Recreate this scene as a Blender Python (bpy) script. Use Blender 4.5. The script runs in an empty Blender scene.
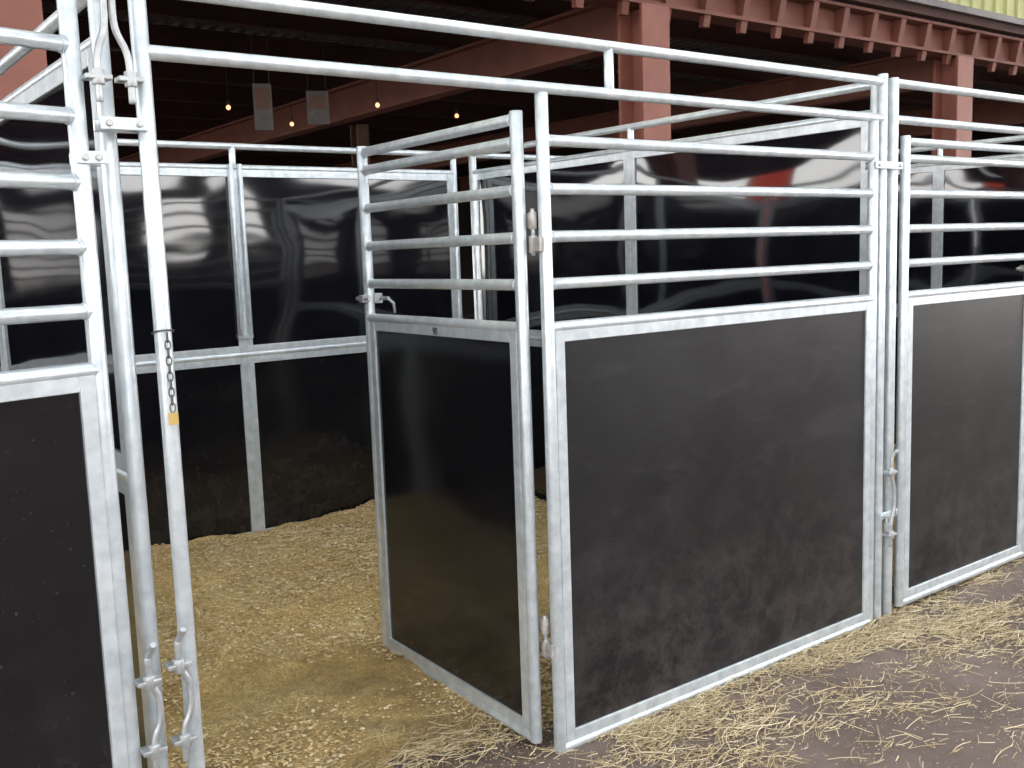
import bpy, math, random
from mathutils import Vector, Matrix, noise
random.seed(7)
scene = bpy.context.scene
try:
    scene.view_settings.view_transform = 'Standard'
except Exception: pass

# ------------------------------------------------------------ materials
def newmat(name):
    m = bpy.data.materials.new(name); m.use_nodes = True
    nt = m.node_tree; b = nt.nodes['Principled BSDF']
    return m, nt, b
def N(nt, t, **kw):
    n = nt.nodes.new(t)
    for k, v in kw.items(): setattr(n, k, v)
    return n
def ramp(nt, stops):
    r = N(nt, 'ShaderNodeValToRGB')
    el = r.color_ramp.elements
    while len(el) < len(stops): el.new(0.5)
    for e, (p, c) in zip(el, stops):
        e.position = p; e.color = (c[0], c[1], c[2], 1)
    return r
def coords(nt, scale=(1, 1, 1), kind='Object'):
    tc = N(nt, 'ShaderNodeTexCoord'); mp = N(nt, 'ShaderNodeMapping')
    mp.inputs['Scale'].default_value = scale
    nt.links.new(tc.outputs[kind], mp.inputs['Vector'])
    return mp.outputs['Vector']
def noise_tex(nt, vec, scale, detail=4, rough=.55, dist=0):
    n = N(nt, 'ShaderNodeTexNoise')
    n.inputs['Scale'].default_value = scale; n.inputs['Detail'].default_value = detail
    n.inputs['Roughness'].default_value = rough; n.inputs['Distortion'].default_value = dist
    nt.links.new(vec, n.inputs['Vector'])
    return n.outputs['Fac']
def bump(nt, b, h, strength, dist=.01):
    bp = N(nt, 'ShaderNodeBump'); bp.inputs['Strength'].default_value = strength
    bp.inputs['Distance'].default_value = dist
    nt.links.new(h, bp.inputs['Height']); nt.links.new(bp.outputs['Normal'], b.inputs['Normal'])

def simple(name, c0, c1, scale=8, rough=.6, metal=0, bs=.1, mp=(1, 1, 1), spec=.5):
    m, nt, b = newmat(name)
    v = coords(nt, mp); f = noise_tex(nt, v, scale, 6)
    r = ramp(nt, [(.3, c0), (.7, c1)])
    nt.links.new(f, r.inputs[0]); nt.links.new(r.outputs[0], b.inputs['Base Color'])
    b.inputs['Roughness'].default_value = rough; b.inputs['Metallic'].default_value = metal
    b.inputs['Specular IOR Level'].default_value = spec
    if bs: bump(nt, b, f, bs)
    return m

M_STEEL = simple('galvanised_steel', (.56, .62, .66), (.78, .84, .88), 22, .34, .45, .06)
M_ROD = simple('zinc_rod', (.40, .42, .43), (.60, .62, .63), 30, .4, .6, .1)
M_RUST = simple('hinge_worn_steel', (.36, .31, .28), (.60, .59, .57), 35, .5, .5, .2)
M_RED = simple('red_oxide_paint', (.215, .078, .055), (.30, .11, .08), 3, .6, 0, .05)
M_REDT = simple('red_oxide_paint_shaded', (.15, .055, .038), (.22, .085, .06), 3, .7, 0, .05)  # transverse beams: shade under the roof is put into the colour
M_REDD = simple('red_oxide_paint_dark', (.035, .011, .008), (.06, .02, .014), 3, .8, 0, .05)  # purlin red made very dark to stand for shade below the deck
M_REDB = simple('red_oxide_paint_brown', (.13, .042, .028), (.19, .066, .045), 3, .7, 0, .05)  # darker, browner red than the columns
M_BROWN = simple('brown_paint', (.08, .04, .028), (.12, .065, .04), 3, .7)
M_DECK = simple('corrugated_zinc', (.09, .085, .085), (.17, .16, .16), 4, .5, .3, .05)
M_DARKWALL = simple('dark_siding', (.015, .011, .010), (.025, .018, .016), 2, .9)
M_ROOF = simple('roof_underside', (.22, .19, .17), (.32, .29, .26), 2, .8)
M_GREEN = simple('yellow_green_siding', (.40, .41, .15), (.50, .51, .21), 1.5, .5)
M_WIRE = simple('black_cable', (.02, .02, .02), (.03, .03, .03), 5, .6)
M_TAG = simple('yellow_tag_plastic', (.55, .38, .12), (.65, .45, .15), 8, .5)
M_INK = simple('marker_ink', (.02, .02, .03), (.05, .04, .05), 8, .5)
M_CHAIN = simple('dull_chain', (.10, .09, .09), (.2, .19, .18), 40, .45, .6)
M_SIGN = simple('sign_card', (.055, .048, .045), (.10, .092, .085), 14, .6)
# translucent red for the unseen sheet added for its reflection
m, nt, b = newmat('red_reflection_sheet'); M_REDREFL = m
tr = N(nt, 'ShaderNodeBsdfTranslucent'); tr.inputs[0].default_value = (.85, .10, .05, 1)
ms = N(nt, 'ShaderNodeMixShader'); ms.inputs[0].default_value = .65
b.inputs['Base Color'].default_value = (.7, .08, .05, 1)
nt.links.new(b.outputs[0], ms.inputs[1]); nt.links.new(tr.outputs[0], ms.inputs[2])
nt.links.new(ms.outputs[0], nt.nodes['Material Output'].inputs['Surface'])

def board(name, base, rough, dust, wave, wavescale, ior=1.5, dirt=.5, scuff=.25, spec=.5):
    m, nt, b = newmat(name)
    v = coords(nt)
    f1 = noise_tex(nt, v, 2.2, 8, .65, .6)
    f2 = noise_tex(nt, v, 60, 3, .7)
    r1 = ramp(nt, [(.35, base), (.75, dust)])
    nt.links.new(f1, r1.inputs[0])
    vs = coords(nt, (.8, 1, 1.9)); fs = noise_tex(nt, vs, 3.2, 7, .68, 1.0)
    rs = ramp(nt, [(.50, (0, 0, 0)), (.82, (1, 1, 1))]); nt.links.new(fs, rs.inputs[0])
    r2 = ramp(nt, [(.66, (0, 0, 0)), (.76, (1, 1, 1))])
    nt.links.new(f2, r2.inputs[0])
    mx = N(nt, 'ShaderNodeMix', data_type='RGBA')
    mu = N(nt, 'ShaderNodeMath', operation='MULTIPLY'); mu.inputs[1].default_value = .30
    nt.links.new(r2.outputs[0], mu.inputs[0])
    ms = N(nt, 'ShaderNodeMath', operation='MULTIPLY_ADD'); ms.inputs[1].default_value = scuff
    nt.links.new(rs.outputs[0], ms.inputs[0]); nt.links.new(mu.outputs[0], ms.inputs[2])
    nt.links.new(ms.outputs[0], mx.inputs[0])
    nt.links.new(r1.outputs[0], mx.inputs[6]); mx.inputs[7].default_value = (.13, .125, .125, 1)
    sp = N(nt, 'ShaderNodeSeparateXYZ'); nt.links.new(v, sp.inputs[0])
    mr = N(nt, 'ShaderNodeMapRange'); mr.inputs[1].default_value = .85; mr.inputs[2].default_value = .05
    mr.inputs[3].default_value = 0; mr.inputs[4].default_value = 1
    nt.links.new(sp.outputs['Z'], mr.inputs[0])
    f4 = noise_tex(nt, v, 7, 12, .78, .3); r4 = ramp(nt, [(.44, (0, 0, 0)), (.72, (1, 1, 1))])
    nt.links.new(f4, r4.inputs[0])
    m4 = N(nt, 'ShaderNodeMath', operation='MULTIPLY'); nt.links.new(r4.outputs[0], m4.inputs[0]); nt.links.new(mr.outputs[0], m4.inputs[1])
    m5 = N(nt, 'ShaderNodeMath', operation='MULTIPLY'); nt.links.new(m4.outputs[0], m5.inputs[0]); m5.inputs[1].default_value = dirt
    mx2 = N(nt, 'ShaderNodeMix', data_type='RGBA'); nt.links.new(m5.outputs[0], mx2.inputs[0])
    nt.links.new(mx.outputs[2], mx2.inputs[6]); mx2.inputs[7].default_value = (.13, .112, .10, 1)
    nt.links.new(mx2.outputs[2], b.inputs['Base Color'])
    rr = N(nt, 'ShaderNodeMapRange'); rr.inputs[3].default_value = rough * .75; rr.inputs[4].default_value = rough * 1.3
    nt.links.new(f1, rr.inputs[0]); nt.links.new(rr.outputs[0], b.inputs['Roughness'])
    b.inputs['IOR'].default_value = ior; b.inputs['Specular IOR Level'].default_value = spec
    vw = coords(nt, (.8, .8, 1.3))
    w = noise_tex(nt, vw, wavescale, 1, .3)
    bump(nt, b, w, wave, .03)
    return m
M_BOARD = board('black_hdpe_scuffed', (.009, .009, .0105), .34, (.022, .0215, .023), .25, 1.5, 1.5, .6, .22, .34)
M_BOARDG = board('black_hdpe_glossy', (.004, .004, .007), .055, (.009, .009, .013), .15, 2.5, 1.85, .1, .03)
M_BOARDM = board('black_hdpe_satin', (.005, .005, .007), .12, (.010, .010, .011), .3, 2.0, 1.5, .35, .06)

def island(name, stops, rough=.8):
    m, nt, b = newmat(name)
    g = N(nt, 'ShaderNodeNewGeometry'); r = ramp(nt, stops)
    nt.links.new(g.outputs['Random Per Island'], r.inputs[0])
    nt.links.new(r.outputs[0], b.inputs['Base Color'])
    b.inputs['Roughness'].default_value = rough
    return m
M_CHIP = island('wood_chip', [(0, (.38, .24, .09)), (.35, (.74, .53, .24)), (.75, (.92, .72, .38)), (1, (.97, .87, .60))])
M_STRAW = island('straw', [(0, (.28, .20, .10)), (.5, (.52, .40, .22)), (1, (.80, .69, .44))], .6)

m, nt, b = newmat('wood_shavings'); M_BED = m
v = coords(nt)
vo = N(nt, 'ShaderNodeTexVoronoi'); vo.inputs['Scale'].default_value = 110; nt.links.new(v, vo.inputs['Vector'])
f = noise_tex(nt, v, 1.6, 8, .65)
r = ramp(nt, [(.3, (.38, .24, .09)), (.48, (.74, .53, .22)), (.70, (.92, .72, .36))])
nt.links.new(f, r.inputs[0])
r2 = ramp(nt, [(0, (.6, .55, .5)), (1, (1.1, 1.1, 1.05))])
nt.links.new(vo.outputs['Color'], r2.inputs[0])
mx = N(nt, 'ShaderNodeMix', data_type='RGBA', blend_type='MULTIPLY'); mx.inputs[0].default_value = 1
nt.links.new(r.outputs[0], mx.inputs[6]); nt.links.new(r2.outputs[0], mx.inputs[7])
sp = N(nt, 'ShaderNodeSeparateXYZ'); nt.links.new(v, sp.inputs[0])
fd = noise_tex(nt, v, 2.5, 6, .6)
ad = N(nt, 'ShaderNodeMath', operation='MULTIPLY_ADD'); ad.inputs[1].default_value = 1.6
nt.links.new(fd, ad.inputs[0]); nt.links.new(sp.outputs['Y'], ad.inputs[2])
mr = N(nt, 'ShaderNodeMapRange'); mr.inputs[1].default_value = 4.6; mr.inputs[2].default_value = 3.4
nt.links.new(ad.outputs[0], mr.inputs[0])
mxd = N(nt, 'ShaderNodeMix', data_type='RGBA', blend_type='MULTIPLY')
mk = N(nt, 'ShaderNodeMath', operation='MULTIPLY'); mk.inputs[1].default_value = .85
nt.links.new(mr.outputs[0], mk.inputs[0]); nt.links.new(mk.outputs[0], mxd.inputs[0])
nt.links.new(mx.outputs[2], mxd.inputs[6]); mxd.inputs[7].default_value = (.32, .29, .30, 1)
nt.links.new(mxd.outputs[2], b.inputs['Base Color']); b.inputs['Roughness'].default_value = .9
bump(nt, b, vo.outputs['Distance'], .6, .008)
m, nt, b = newmat('packed_dirt'); M_DIRT = m
v = coords(nt)
f = noise_tex(nt, v, 1.3, 10, .65)
r = ramp(nt, [(.3, (.135, .10, .083)), (.55, (.20, .15, .125)), (.75, (.28, .215, .175))])
nt.links.new(f, r.inputs[0]); nt.links.new(r.outputs[0], b.inputs['Base Color'])
b.inputs['Roughness'].default_value = .95
f3 = noise_tex(nt, v, 18, 8, .7); bump(nt, b, f3, .6, .02)
m, nt, b = newmat('lit_bulb'); M_BULB = m
b.inputs['Base Color'].default_value = (.8, .5, .3, 1)
b.inputs['Emission Color'].default_value = (1, .5, .25, 1); b.inputs['Emission Strength'].default_value = 1.8

# ------------------------------------------------------------ mesh builder
class B:
    def __init__(s): s.v = []; s.f = []; s.m = []; s.sm = []; s.mats = []
    def mi(s, mat):
        if mat not in s.mats: s.mats.append(mat)
        return s.mats.index(mat)
    def sweep(s, pts, r, mat, seg=16, cap=True, closed=False):
        pts = [Vector(p) for p in pts]; k = s.mi(mat); base = len(s.v)
        n = len(pts); up = None
        for i, p in enumerate(pts):
            if closed: t = (pts[(i + 1) % n] - pts[i - 1]).normalized()
            else: t = (pts[min(i + 1, n - 1)] - pts[max(i - 1, 0)]).normalized()
            if up is None:
                a = Vector((0, 0, 1)) if abs(t.z) < .9 else Vector((1, 0, 0))
                up = (a - t * a.dot(t)).normalized()
            else: up = (up - t * up.dot(t)).normalized()
            sd = t.cross(up)
            for j in range(seg):
                an = 2 * math.pi * j / seg
                s.v.append(tuple(p + up * (math.cos(an) * r) + sd * (math.sin(an) * r)))
        for i in range(n if closed else n - 1):
            i2 = (i + 1) % n
            for j in range(seg):
                j2 = (j + 1) % seg
                s.f.append((base + i * seg + j, base + i * seg + j2, base + i2 * seg + j2, base + i2 * seg + j)); s.m.append(k); s.sm.append(True)
        if cap and not closed:
            s.f.append(tuple(base + j for j in reversed(range(seg)))); s.m.append(k); s.sm.append(False)
            s.f.append(tuple(base + (n - 1) * seg + j for j in range(seg))); s.m.append(k); s.sm.append(False)
    def pipe(s, a, b2, r, mat, seg=16): s.sweep([a, b2], r, mat, seg)
    def weld(s, c, ax, r, mat):
        c = Vector(c); ax = Vector(ax).normalized()
        s.sweep([c - ax * .003, c, c + ax * .003], r, mat, 14)
    def box(s, lo, hi, mat, c=.0015):
        k = s.mi(mat); base = len(s.v)
        x0, y0, z0 = lo; x1, y1, z1 = hi
        for z in (z0, z1):
            for x, y in ((x0, y0), (x1, y0), (x1, y1), (x0, y1)): s.v.append((x, y, z))
        for q in ((3, 2, 1, 0), (4, 5, 6, 7), (0, 1, 5, 4), (1, 2, 6, 5), (2, 3, 7, 6), (3, 0, 4, 7)):
            s.f.append(tuple(base + i for i in q)); s.m.append(k); s.sm.append(False)
    def sheet(s, x0, x1, z0, z1, mat, bow, side, seed, ripple=.0017):
        """thin plastic sheet, slightly bowed and buckled, held by the frame round its edge"""
        k = s.mi(mat); n = 28
        for face in (-1, 1):
            base = len(s.v)
            for j in range(n + 1):
                for i in range(n + 1):
                    u = i / n; w = j / n
                    x = x0 + (x1 - x0) * u; z = z0 + (z1 - z0) * w
                    edge = min(1, 5 * min(u, 1 - u)) * min(1, 5 * min(w, 1 - w))
                    edge = edge * edge * (3 - 2 * edge)
                    d = bow * (1 - (2 * w - 1) ** 2) * (1 - .8 * abs(2 * u - 1) ** 2.5)
                    d += edge * ripple * noise.noise(Vector((x * 2.2 + seed, z * 3.6, seed * 3.1)))
                    s.v.append((x, side * d + face * .005, z))
            for j in range(n):
                for i in range(n):
                    a = base + j * (n + 1) + i; q = (a, a + 1, a + n + 2, a + n + 1)
                    s.f.append(q if face < 0 else q[::-1]); s.m.append(k); s.sm.append(True)
    def build(s, name, loc=(0, 0, 0), rot=0, bevel=.0025, parent=None):
        me = bpy.data.meshes.new(name); me.from_pydata(s.v, [], s.f)
        for mt in s.mats: me.materials.append(mt)
        me.polygons.foreach_set('material_index', s.m); me.polygons.foreach_set('use_smooth', s.sm)
        me.update()
        o = bpy.data.objects.new(name, me); scene.collection.objects.link(o)
        o.location = loc; o.rotation_euler = (0, 0, rot)
        if bevel:
            md = o.modifiers.new('bevel', 'BEVEL'); md.width = bevel; md.segments = 2
            md.limit_method = 'ANGLE'; md.angle_limit = math.radians(50)
        if parent: o.parent = parent
        return o

R = .0212; RR = .0185
RAILS = [2.03, 1.88, 1.73, 1.58]
def framed_board(b, x0, x1, z0, z1, bm, sw=.038, bow=0, side=1, seed=0):
    b.box((x0, -.016, z0), (x0 + sw, .016, z1), M_STEEL)
    b.box((x1 - sw, -.016, z0), (x1, .016, z1), M_STEEL)
    b.box((x0 + sw, -.0155, z1 - sw), (x1 - sw, .0155, z1), M_STEEL)
    b.box((x0 + sw, -.0155, z0), (x1 - sw, .0155, z0 + sw), M_STEEL)
    if bow: b.sheet(x0 + sw - .004, x1 - sw + .004, z0 + sw - .004, z1 - sw + .004, bm, bow, side, seed)
    else: b.box((x0 + sw - .005, -.007, z0 + sw - .005), (x1 - sw + .005, .007, z1 - sw + .005), bm)
def grill_panel(W, bm, rails, top0, top1, foot=.0):
    b = B()
    b.pipe((0, 0, foot), (0, 0, top0), R, M_STEEL)
    b.pipe((W, 0, foot), (W, 0, top1), R, M_STEEL)
    for z in rails:
        b.pipe((0, 0, z), (W, 0, z), RR, M_STEEL)
        b.weld((R + .001, 0, z), (1, 0, 0), RR + .003, M_STEEL); b.weld((W - R - .001, 0, z), (1, 0, 0), RR + .003, M_STEEL)
    b.pipe((0, 0, 1.44), (W, 0, 1.44), RR + .001, M_STEEL)
    b.pipe((0, 0, .015 + foot), (W, 0, .015 + foot), R, M_STEEL)
    framed_board(b, R - .003, W - R + .003, .03 + foot, 1.43, bm)
    return b
def solid_panel(W, bm, bm2=None, side=1, seed=1, bow=.013):
    b = B(); top = 2.36
    for x in (0, W): b.pipe((x, 0, 0), (x, 0, top), R, M_STEEL)
    b.pipe((0, 0, top - .02), (W, 0, top - .02), RR, M_STEEL)
    b.pipe((0, 0, 2.22), (W, 0, 2.22), RR, M_STEEL)
    b.pipe((W / 2, 0, 2.22), (W / 2, 0, top - .02), RR, M_STEEL)
    b.pipe((0, 0, 1.15), (W, 0, 1.15), RR + .002, M_STEEL)
    b.pipe((0, 0, .04), (W, 0, .04), R, M_STEEL)
    h = W / 2
    for i, (x0, x1) in enumerate(((R - .003, h + .002), (h - .002 + .004, W - R + .003))):
        framed_board(b, x0, x1, 1.16, 2.21, bm, .042, bow, side, seed + i * 5)
        framed_board(b, x0, x1, .055, 1.14, bm2 or bm, .042, .004, side, seed + 2 + i)
    for sd in (-1, 1):
        b.pipe((h + sd * .028, -.03, 1.26), (h + sd * .028, -.03, 2.24), .013, M_STEEL)
    b.box((h - .045, -.03, 1.245), (h + .045, -.005, 1.27), M_STEEL)
    return b

FY = 2.52; BY = 5.63
PX0, PX1, PX2 = .73, 3.875, 6.98
grill_panel(1.77, M_BOARD, RAILS, 2.175, 2.175).build('stall_front_panel', (2.032, FY, 0))
grill_panel(1.66, M_BOARD, RAILS, 2.175, 2.175).build('stall_front_panel', (5.24, FY, 0))
grill_panel(1.75, M_BOARDM, [2.34, 2.19] + RAILS, 2.42, 2.42).build('stall_front_panel', (.645, FY - .005, 0), math.radians(180 + 12.5))

def header(x0, x1, cx, tall=0.0):
    b = B()
    b.pipe((0, 0, 0), (0, 0, 2.42 if tall else 2.36), R, M_STEEL)
    b.pipe((x1 - x0, 0, 0), (x1 - x0, 0, 2.37), R, M_STEEL)
    for z in (2.34, 2.19):
        b.pipe((0, 0, z), (x1 - x0, 0, z), RR, M_STEEL)
    b.pipe((cx - x0, 0, 2.19), (cx - x0, 0, 2.34), .016, M_STEEL)
    return b
header(.806, 3.865, 2.32, 1).build('stall_header_frame', (.806, FY, 0))
header(3.945, 6.96, 5.5).build('stall_header_frame', (3.945, FY, 0))

def gate(W, bm):
    b = grill_panel(W, bm, [2.10] + RAILS, 2.125, 2.125, .03)
    b.pipe((W - .10, -.035, 1.52), (W + .045, -.035, 1.52), .008, M_ROD, 10)
    b.box((W - .03, -.045, 1.50), (W + .01, -.01, 1.54), M_ROD)
    b.sweep([(W - .09, -.035, 1.52), (W - .09, -.06, 1.50), (W - .09, -.065, 1.46)], .006, M_ROD, 8)
    b.pipe((W - .06, .03, 1.52), (W + .05, .03, 1.52), .008, M_ROD, 10)
    b.box((W - .02, .01, 1.505), (W + .015, .04, 1.535), M_ROD)
    return b
def hinge(b, x, y, z):
    for dz in (0, .075):
        b.pipe((x, y, z + dz), (x, y, z + dz + .055), .0135, M_RUST, 14)
    b.box((x - .045, y - .004, z + .005), (x, y + .010, z + .05), M_RUST)
    b.box((x, y - .010, z + .08), (x + .045, y + .004, z + .125), M_RUST)
    b.pipe((x, y, z - .008), (x, y, z + .14), .007, M_ROD, 10)
ang = math.radians(88.5)
g = gate(1.055, M_BOARDM)
for z in (.34, 1.68): hinge(g, -.036, -.026, z)
gob = g.build('stall_gate', (1.980, 2.585, 0), ang)
gate(1.11, M_BOARD).build('stall_gate', (4.03, FY - .005, 0), 0)
def text_on(s, size, loc, rot, parent=None, name='marker_writing'):
    c = bpy.data.curves.new(name, 'FONT'); c.body = s; c.size = size; c.extrude = .0005
    o = bpy.data.objects.new(name, c); scene.collection.objects.link(o)
    o.data.materials.append(M_INK); o.location = loc; o.rotation_euler = rot
    if parent: o.parent = parent
    return o
text_on('90', .036, (.54, .0175, 1.398), (math.pi / 2, 0, math.pi), gob)

for x, sd, bw in ((PX0, 3, .010), (3.905, 8, .019), (PX2, 12, .015)):
    solid_panel(3.0, M_BOARDG, None, 1, sd, bw).build('stall_partition_panel', (x, FY + .06, 0), math.radians(90))
for x0, sd in ((.75 - 3.13, 20), (.76, 23), (3.93, 27)):
    solid_panel(3.02, M_BOARDG, M_BOARDM, -1, sd, .011).build('stall_back_panel', (x0, BY, 0), 0)
solid_panel(3.0, M_BOARDG).build('stall_partition_panel', (-2.45, FY - .5 + .06, 0), math.radians(90))

def droppin(name, x, y, z0, z1, bend=.03):
    b = B(); L = z1 - z0
    pts = []
    for i in range(29):
        t = i / 28
        w = bend / (1 + math.exp(-(t - .35) / .035)) - bend / (1 + math.exp(-(t - .72) / .035))
        pts.append((w, 0, z0 + L * t))
    b.sweep(pts, .0085, M_ROD, 10)
    for zz in (z0 + .05, z1 - .07):
        b.box((-.03, -.012, zz), (.03, .03, zz + .012), M_ROD)
        b.pipe((0, 0, zz - .012), (0, 0, zz + .024), .015, M_ROD, 12)
    b.sweep([(0, 0, z1 - .002), (.012, -.006, z1 + .02), (.012, -.02, z1 + .035)], .0085, M_ROD, 10)
    return b.build(name, (x, y, 0))
droppin('drop_pin', .765, FY - .04, 2.06, 2.46, -.03)
droppin('drop_pin', .690, FY - .045, 2.06, 2.46, .025)
droppin('drop_pin', .690, FY - .045, .42, .72, .022)
droppin('drop_pin', .768, FY - .04, .42, .74, .025)
droppin('drop_pin', 3.905, FY - .04, .34, .74, .025)
def clamp(x0, x1, z):
    b = B()
    for dy in (-.032, .024):
        b.box((0, dy, 0), (x1 - x0, dy + .008, .03), M_STEEL)
    for xx in (.02, x1 - x0 - .02):
        b.pipe((xx, -.042, .015), (xx, .04, .015), .009, M_ROD, 6)
    return b.build('panel_clamp', (x0, FY, z))
clamp(.69, .80, 2.0); clamp(.63, .70, 1.92); clamp(3.78, 3.97, 1.98); clamp(3.84, 3.97, .47)
b = B(); b.box((-.014, -.01, 0), (.014, .01, .035), M_ROD)
b.sweep([(-.01, 0, .033), (-.01, 0, .055), (0, 0, .066), (.01, 0, .055), (.01, 0, .033)], .004, M_ROD, 8)
b.build('padlock', (3.865, FY - .05, .42))
b = B(); z = .0
for i in range(10):
    pts = []
    for j in range(14):
        an = 2 * math.pi * j / 14
        a = .0065 * math.cos(an); c = .0125 * math.sin(an)
        pts.append((a, 0, c + z) if i % 2 == 0 else (a * .5, a * .85, c + z))
    b.sweep(pts, .0019, M_CHAIN, 6, closed=True); z += .0195
pts = []
for j in range(24):
    an = 2 * math.pi * j / 24; pts.append(((R + .004) * math.sin(an), R + .010 - (R + .006) * math.cos(an), z - .008 + .006 * math.cos(an)))
b.sweep(pts, .0025, M_CHAIN, 6, closed=True)
b.box((-.012, -.002, -.042), (.012, .002, -.012), M_TAG)
b.build('chain_with_tag', (.806, FY - R - .010, 1.33), bevel=0)

# ------------------------------------------------------------ ground / bedding
b = B(); b.box((-60, -60, -.3), (70, 60, 0), M_DIRT); gr = b.build('ground', bevel=0)

def bed_h(x, y, x0, x1):
    t = max(0, min(1, (y - FY) / (BY - FY)))
    h = .004 + .125 * t ** .8
    h += .035 * noise.noise(Vector((x * 1.7, y * 1.7, 0))) * (0.3 + t) + .018 * noise.noise(Vector((x * 6, y * 6, 3)))
    h += .010 * noise.noise(Vector((x * 22, y * 22, 5)))
    e = min(x - x0, x1 - x); h += .02 * math.exp(-(e / .25) ** 2)
    if y < FY + .45: h -= (FY + .45 - y) * .07
    return h
def bedding(x0, x1, seed, n, y0=2.35):
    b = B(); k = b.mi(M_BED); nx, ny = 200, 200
    for j in range(ny + 1):
        for i in range(nx + 1):
            x = x0 + (x1 - x0) * i / nx; y = y0 + (BY - .03 - y0) * j / ny
            b.v.append((x, y, bed_h(x, y, x0, x1)))
    for j in range(ny):
        for i in range(nx):
            a = j * (nx + 1) + i
            b.f.append((a, a + 1, a + nx + 2, a + nx + 1)); b.m.append(k); b.sm.append(True)
    rnd = random.Random(seed); k = b.mi(M_CHIP)
    for _ in range(n):
        x = rnd.uniform(x0, x1); y = rnd.uniform(y0, BY - .05)
        if rnd.random() > .32 + 1.6 * (noise.noise(Vector((x * 1.5, y * 1.5, 7))) + .22 * (y - 3.6)): continue
        z = bed_h(x, y, x0, x1) + rnd.uniform(.001, .005)
        if z < .004: z = .004
        a = rnd.uniform(0, 6.28); L = rnd.uniform(.003, .010); W = L * rnd.uniform(.3, .8)
        if rnd.random() < .07: L = rnd.uniform(.02, .06); W = .0016
        tl = rnd.uniform(-.6, .6); c, s_ = math.cos(a), math.sin(a); base = len(b.v); cz = rnd.uniform(-.3, .5) * min(L, .01)
        for u, w, hz in ((-L, -W, 0), (0, -W, cz), (L, -W, 0), (-L, W, 0), (0, W, cz), (L, W, 0)):
            b.v.append((x + u * c - w * s_, y + u * s_ + w * c, z + hz + abs(tl * w) * (1 if w * tl > 0 else 0) + .002))
        b.f.append((base, base + 1, base + 4, base + 3)); b.f.append((base + 1, base + 2, base + 5, base + 4))
        b.m += [k, k]; b.sm += [False, False]
    return b.build('wood_shavings_bedding', bevel=0)
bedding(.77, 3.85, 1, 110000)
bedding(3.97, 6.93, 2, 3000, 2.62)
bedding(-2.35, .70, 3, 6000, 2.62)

def straw():
    b = B(); k = b.mi(M_STRAW); rnd = random.Random(11); cnt = 0; kd = 0
    def dens(x, y):
        nz = noise.noise(Vector((x * 1.6, y * 1.9, 9))) * .5 + .5
        n2 = noise.noise(Vector((x * 5, y * 6, 2))) * .5 + .5
        edge = 2.50 if x > 2.0 else 2.75
        d = 1.2 * math.exp(-((edge - y) / .16) ** 2) * (.35 if x < 2.0 else 1)
        d += .7 * math.exp(-((x - 2.75) / .45) ** 2 - ((y - 2.16) / .16) ** 2)
        d += 1.2 * math.exp(-((x - 4.4) / .75) ** 2 - ((y - 2.28) / .19) ** 2)
        d += .6 * math.exp(-((x - 5.6) / 1.0) ** 2 - ((y - 2.1) / .35) ** 2)
        d += .06
        return d * max(0, min(1.4, (nz - .22) * 2.4)) * max(.1, min(1.3, (n2 - .25) * 2.6))
    while cnt < 17000 and kd < 900000:
        kd += 1
        x = rnd.uniform(1.0, 6.8); y = rnd.uniform(.9, 3.0 if x < 2 else 2.55)
        if rnd.random() > dens(x, y): continue
        cnt += 1
        a = rnd.gauss(.1, 1.1); L = rnd.choice((.015, .02, .03, .04, .06, .09, .13)) * rnd.uniform(.7, 1.3); W = rnd.uniform(.0007, .0014)
        bend = rnd.uniform(-.12, .12) * L; z0 = rnd.uniform(.002, .016) + (.02 if y > 2.6 else 0); base = len(b.v)
        c, s_ = math.cos(a), math.sin(a); lift = rnd.uniform(0, .018) if rnd.random() < .4 else 0
        for i in range(4):
            t = i / 3 - .5; u = t * L; w = bend * (1 - 4 * t * t)
            z = z0 + lift * (i / 3)
            for sg in (-1, 1):
                ww = w + sg * W
                b.v.append((x + u * c - ww * s_, y + u * s_ + ww * c, z + (.0012 if sg > 0 else 0)))
        for i in range(3):
            q = base + i * 2
            b.f.append((q, q + 2, q + 3, q + 1)); b.m.append(k); b.sm.append(False)
    for _ in range(90000):
        x = rnd.uniform(.9, 6.5); y = rnd.uniform(1.0, 2.8)
        p = dens(x, y) * .75 + .05 + (.5 * math.exp(-((2.7 - y) / .2) ** 2) if x < 2.1 else 0)
        if rnd.random() > p: continue
        s = rnd.uniform(.0015, .0055); a = rnd.uniform(0, 6.28); base = len(b.v); z = .0025
        for q in range(4):
            an = a + q * math.pi / 2
            b.v.append((x + s * math.cos(an), y + s * .6 * math.sin(an), z + (.002 if q == 1 else 0)))
        b.f.append((base, base + 1, base + 2, base + 3)); b.m.append(k); b.sm.append(False)
    return b.build('scattered_straw', bevel=0)
straw()

# ------------------------------------------------------------ building structure behind
CY = 6.35; XL = -5.0
def column(x, y, w, d, h, mat):
    b = B(); t = .03
    b.box((-w / 2, -d / 2, 0), (w / 2, -d / 2 + t, h), mat); b.box((-w / 2, d / 2 - t, 0), (w / 2, d / 2, h), mat)
    b.box((-.015, -d / 2 + t, 0), (.015, d / 2 - t, h), mat)
    b.box((-w / 2 - .05, -d / 2 - .05, 0), (w / 2 + .05, d / 2 + .05, .03), mat)
    return b.build('steel_column', (x, y, 0))
for x in (-3.6, 1.3, 6.25, 11.1, 16.0): column(x, CY, .32, .30, 3.69, M_RED)
for x in (1.7, 6.6, 11.5, 16.4): column(x, 12.0, .17, .2, 3.42, M_BROWN)
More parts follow.
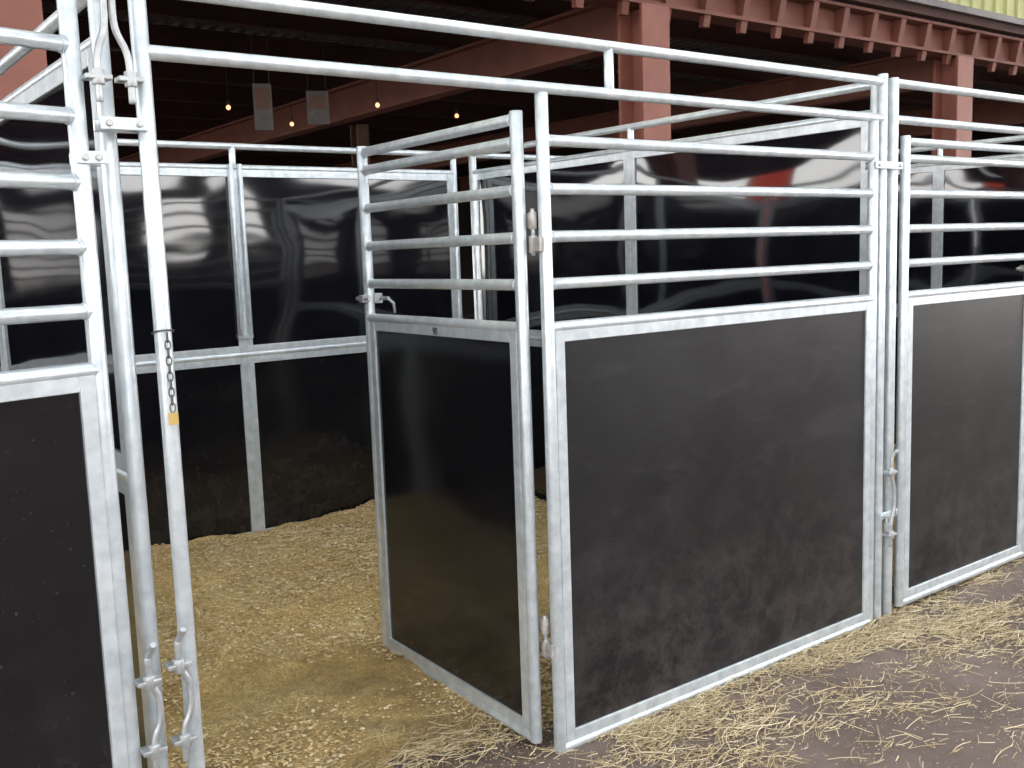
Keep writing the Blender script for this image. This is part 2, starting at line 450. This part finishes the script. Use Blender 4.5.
# unseen red sheet at the left end, added to reflect in the partition
b = B(); k = b.mi(M_REDREFL); n = 16
for j in range(n + 1):
    zz = .15 + 3.7 * j / n
    for yy in (-.5, 0, .5): b.v.append((.04 * math.sin(yy * 9 + zz), yy, zz))
for j in range(n):
    for i in range(2):
        a = j * 3 + i; b.f.append((a, a + 1, a + 4, a + 3)); b.m.append(k); b.sm.append(True)
b.pipe((0, -.6, 3.86), (0, .6, 3.86), .025, M_ROD); b.pipe((0, -.55, 0), (0, -.55, 3.86), .03, M_REDB); b.pipe((0, .55, 0), (0, .55, 3.86), .03, M_REDB)
b.build('red_reflection_curtain', (XL + .1, 10.0, 0), bevel=0)
b = B()
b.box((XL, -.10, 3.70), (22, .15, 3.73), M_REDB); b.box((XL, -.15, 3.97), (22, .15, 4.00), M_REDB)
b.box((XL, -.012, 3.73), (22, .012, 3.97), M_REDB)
x = XL + .2
k = b.mi(M_REDB)
while x < 22:
    base = len(b.v)
    for dx in (-.04, .04):
        for (yy, zz) in ((-.14, 3.97), (-.012, 3.97), (-.012, 3.60), (-.06, 3.60)): b.v.append((x + dx, yy, zz))
    b.f += [tuple(base + i for i in (0, 1, 2, 3)), tuple(base + i for i in (7, 6, 5, 4))]
    for i in range(4):
        j = (i + 1) % 4; b.f.append((base + i, base + 4 + i, base + 4 + j, base + j))
    b.m += [k] * 6; b.sm += [False] * 6
    x += .49
b.build('main_roof_beam', (0, CY, 0), bevel=0)
for x in (-3.6, 1.3, 6.25, 11.1, 16.0):
    b = B(); L = 17.0
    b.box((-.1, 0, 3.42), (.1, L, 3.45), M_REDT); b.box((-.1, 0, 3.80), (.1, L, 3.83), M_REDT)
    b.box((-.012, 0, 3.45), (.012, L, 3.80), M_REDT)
    b.build('transverse_roof_beam', (x, CY + .17, 0), bevel=0)
b = B()
for i in range(11):
    y = 7.6 + i * 1.5
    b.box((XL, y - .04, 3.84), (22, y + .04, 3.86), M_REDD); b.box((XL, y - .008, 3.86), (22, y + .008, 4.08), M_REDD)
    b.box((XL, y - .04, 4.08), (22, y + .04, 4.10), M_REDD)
b.build('roof_purlins', bevel=0)
b = B(); k = b.mi(M_DECK); px = XL; i = 0
prof = [(0, 0), (.05, 0), (.08, .045), (.13, .045), (.16, 0)]
xs = []
while px < 22:
    for dx, dz in prof[:-1]: xs.append((px + dx, dz))
    px += .16
for x, dz in xs: b.v.append((x, 6.12, 4.115 + dz)); b.v.append((x, 24, 4.115 + dz))
for i in range(len(xs) - 1):
    b.f.append((2 * i, 2 * i + 1, 2 * i + 3, 2 * i + 2)); b.m.append(k); b.sm.append(False)
b.build('ceiling_corrugated_deck', bevel=0)
b = B(); b.box((XL, 24, 0), (22, 24.2, 4.3), M_DARKWALL); b.build('wall_back', bevel=0)
b = B(); b.box((22, 6.2, 0), (22.2, 24.2, 4.3), M_DARKWALL); b.build('wall_right', bevel=0)
b = B(); k = b.mi(M_GREEN); xs = []; px = XL
while px < 22:
    for dx, dy in ((0, 0), (.14, 0), (.16, -.03), (.20, -.03), (.22, 0)): xs.append((px + dx, dy))
    px += .25
for x, dy in xs: b.v.append((x, 6.2 + dy, 4.18)); b.v.append((x, 6.2 + dy, 7.0))
for i in range(len(xs) - 1):
    b.f.append((2 * i, 2 * i + 2, 2 * i + 3, 2 * i + 1)); b.m.append(k); b.sm.append(False)
b.box((XL, 6.13, 4.02), (22, 6.20, 4.10), M_REDD)
b.box((XL, 6.06, 4.10), (22, 6.18, 4.17), M_DECK)
b.build('wall_upper_siding', bevel=0)
b = B()
H = 5.2
ops = [(-14, -9, 0, 4.2), (-6, -2, 0, 4.2), (1.5, 5.5, 1.0, 3.6), (8.2, 10.2, 2.4, 4.4), (11.4, 12.8, 1.8, 3.2), (16, 20, 0, 4.0)]  # unseen wall behind the camera; openings shaped for reflections in the boards
x = -22
for (a, c, z0, z1) in ops:
    b.box((x, -14.2, 0), (a, -14, H), M_DARKWALL)
    b.box((a, -14.2, z1), (c, -14, H), M_DARKWALL)
    if z0 > 0: b.box((a, -14.2, 0), (c, -14, z0), M_DARKWALL)
    x = c
b.box((x, -14.2, 0), (26, -14, H), M_DARKWALL)
for i in range(4): b.box((11.4, -14.15, 1.9 + i * .36), (12.8, -14.02, 2.1 + i * .36), M_REDB)
for xx in (2.8, 4.2): b.box((xx - .05, -14.16, 1.0), (xx + .05, -14.01, 3.6), M_REDB)
b.build('wall_opposite', bevel=0)
b = B()
strips = [-14.4, -11.2, -10.2, -7.0, -6.0, -2.8, -1.6, 1.6, 2.8, 6.3]
for i in range(0, len(strips), 2):
    b.box((-22, strips[i], 7.0), (26, strips[i + 1], 7.06), M_ROOF)
for xx in range(-20, 26, 5): b.box((xx - .08, -14, 6.6), (xx + .08, 6.2, 6.99), M_RED)
b.build('ceiling_arena_roof', bevel=0)

for (x, y, z) in ((5.8, 10.1, 3.38), (4.39, 10.9, 3.38), (5.6, 11.9, 3.38), (7.2, 10.6, 3.4), (3.4, 13, 3.3)):
    b = B()
    b.pipe((0, 0, .05), (0, 0, 4.1 - z), .004, M_WIRE, 6)
    b.pipe((0, 0, .03), (0, 0, .07), .018, M_WIRE, 10)
    prof2 = [(.010, .02), (.022, .008), (.026, -.008), (.020, -.024), (.006, -.032)]
    for (r0, z0), (r1, z1) in zip(prof2, prof2[1:]):
        base = len(b.v); k = b.mi(M_BULB)
        for j in range(12):
            an = j * math.pi / 6; b.v.append((r0 * math.cos(an), r0 * math.sin(an), z0)); b.v.append((r1 * math.cos(an), r1 * math.sin(an), z1))
        for j in range(12):
            q = base + 2 * j; q2 = base + 2 * ((j + 1) % 12)
            b.f.append((q, q + 1, q2 + 1, q2)); b.m.append(k); b.sm.append(True)
    b.build('hanging_bulb', (x, y, z), bevel=0)
for (x, y, z, w, h) in ((3.98, 9.05, 2.9, .17, .42), (4.54, 9.05, 2.98, .21, .31)):
    b = B(); b.box((-w / 2, -.008, 0), (w / 2, .008, h), M_SIGN)
    b.box((-w / 2 + .02, -.011, h * .45), (w / 2 - .02, -.008, h - .04), M_BROWN)
    for sx in (-1, 1): b.pipe((sx * w * .4, 0, h), (sx * w * .4, 0, 3.85 - z), .004, M_WIRE, 6)
    b.build('hanging_sign', (x, y, z), math.radians(-20), bevel=0)

# ------------------------------------------------------------ light
w = bpy.data.worlds.new('sky'); scene.world = w; w.use_nodes = True
nt = w.node_tree; bg = nt.nodes['Background']
tc = N(nt, 'ShaderNodeTexCoord'); sx = N(nt, 'ShaderNodeSeparateXYZ')
nt.links.new(tc.outputs['Generated'], sx.inputs[0])
r = ramp(nt, [(0, (1, .97, .93)), (.5, (.88, .94, 1))])
nt.links.new(sx.outputs['Z'], r.inputs[0]); nt.links.new(r.outputs[0], bg.inputs[0])
bg.inputs[1].default_value = 6.8

# ------------------------------------------------------------ camera
cam = bpy.data.cameras.new('camera'); co = bpy.data.objects.new('camera', cam); scene.collection.objects.link(co)
cam.sensor_width = 36; cam.lens = 1009 / 1024 * 36; cam.clip_start = .05
X = Vector((.7983, .1040, -.5931)); Y = Vector((-.6011, .0819, -.7949)); Z = X.cross(Y).normalized()
X.normalize(); Y = Z.cross(X)
Rm = Matrix((X, Y, Z))
co.matrix_world = Matrix.Translation((0, 0, 1.68)) @ Rm.to_4x4()
scene.camera = co
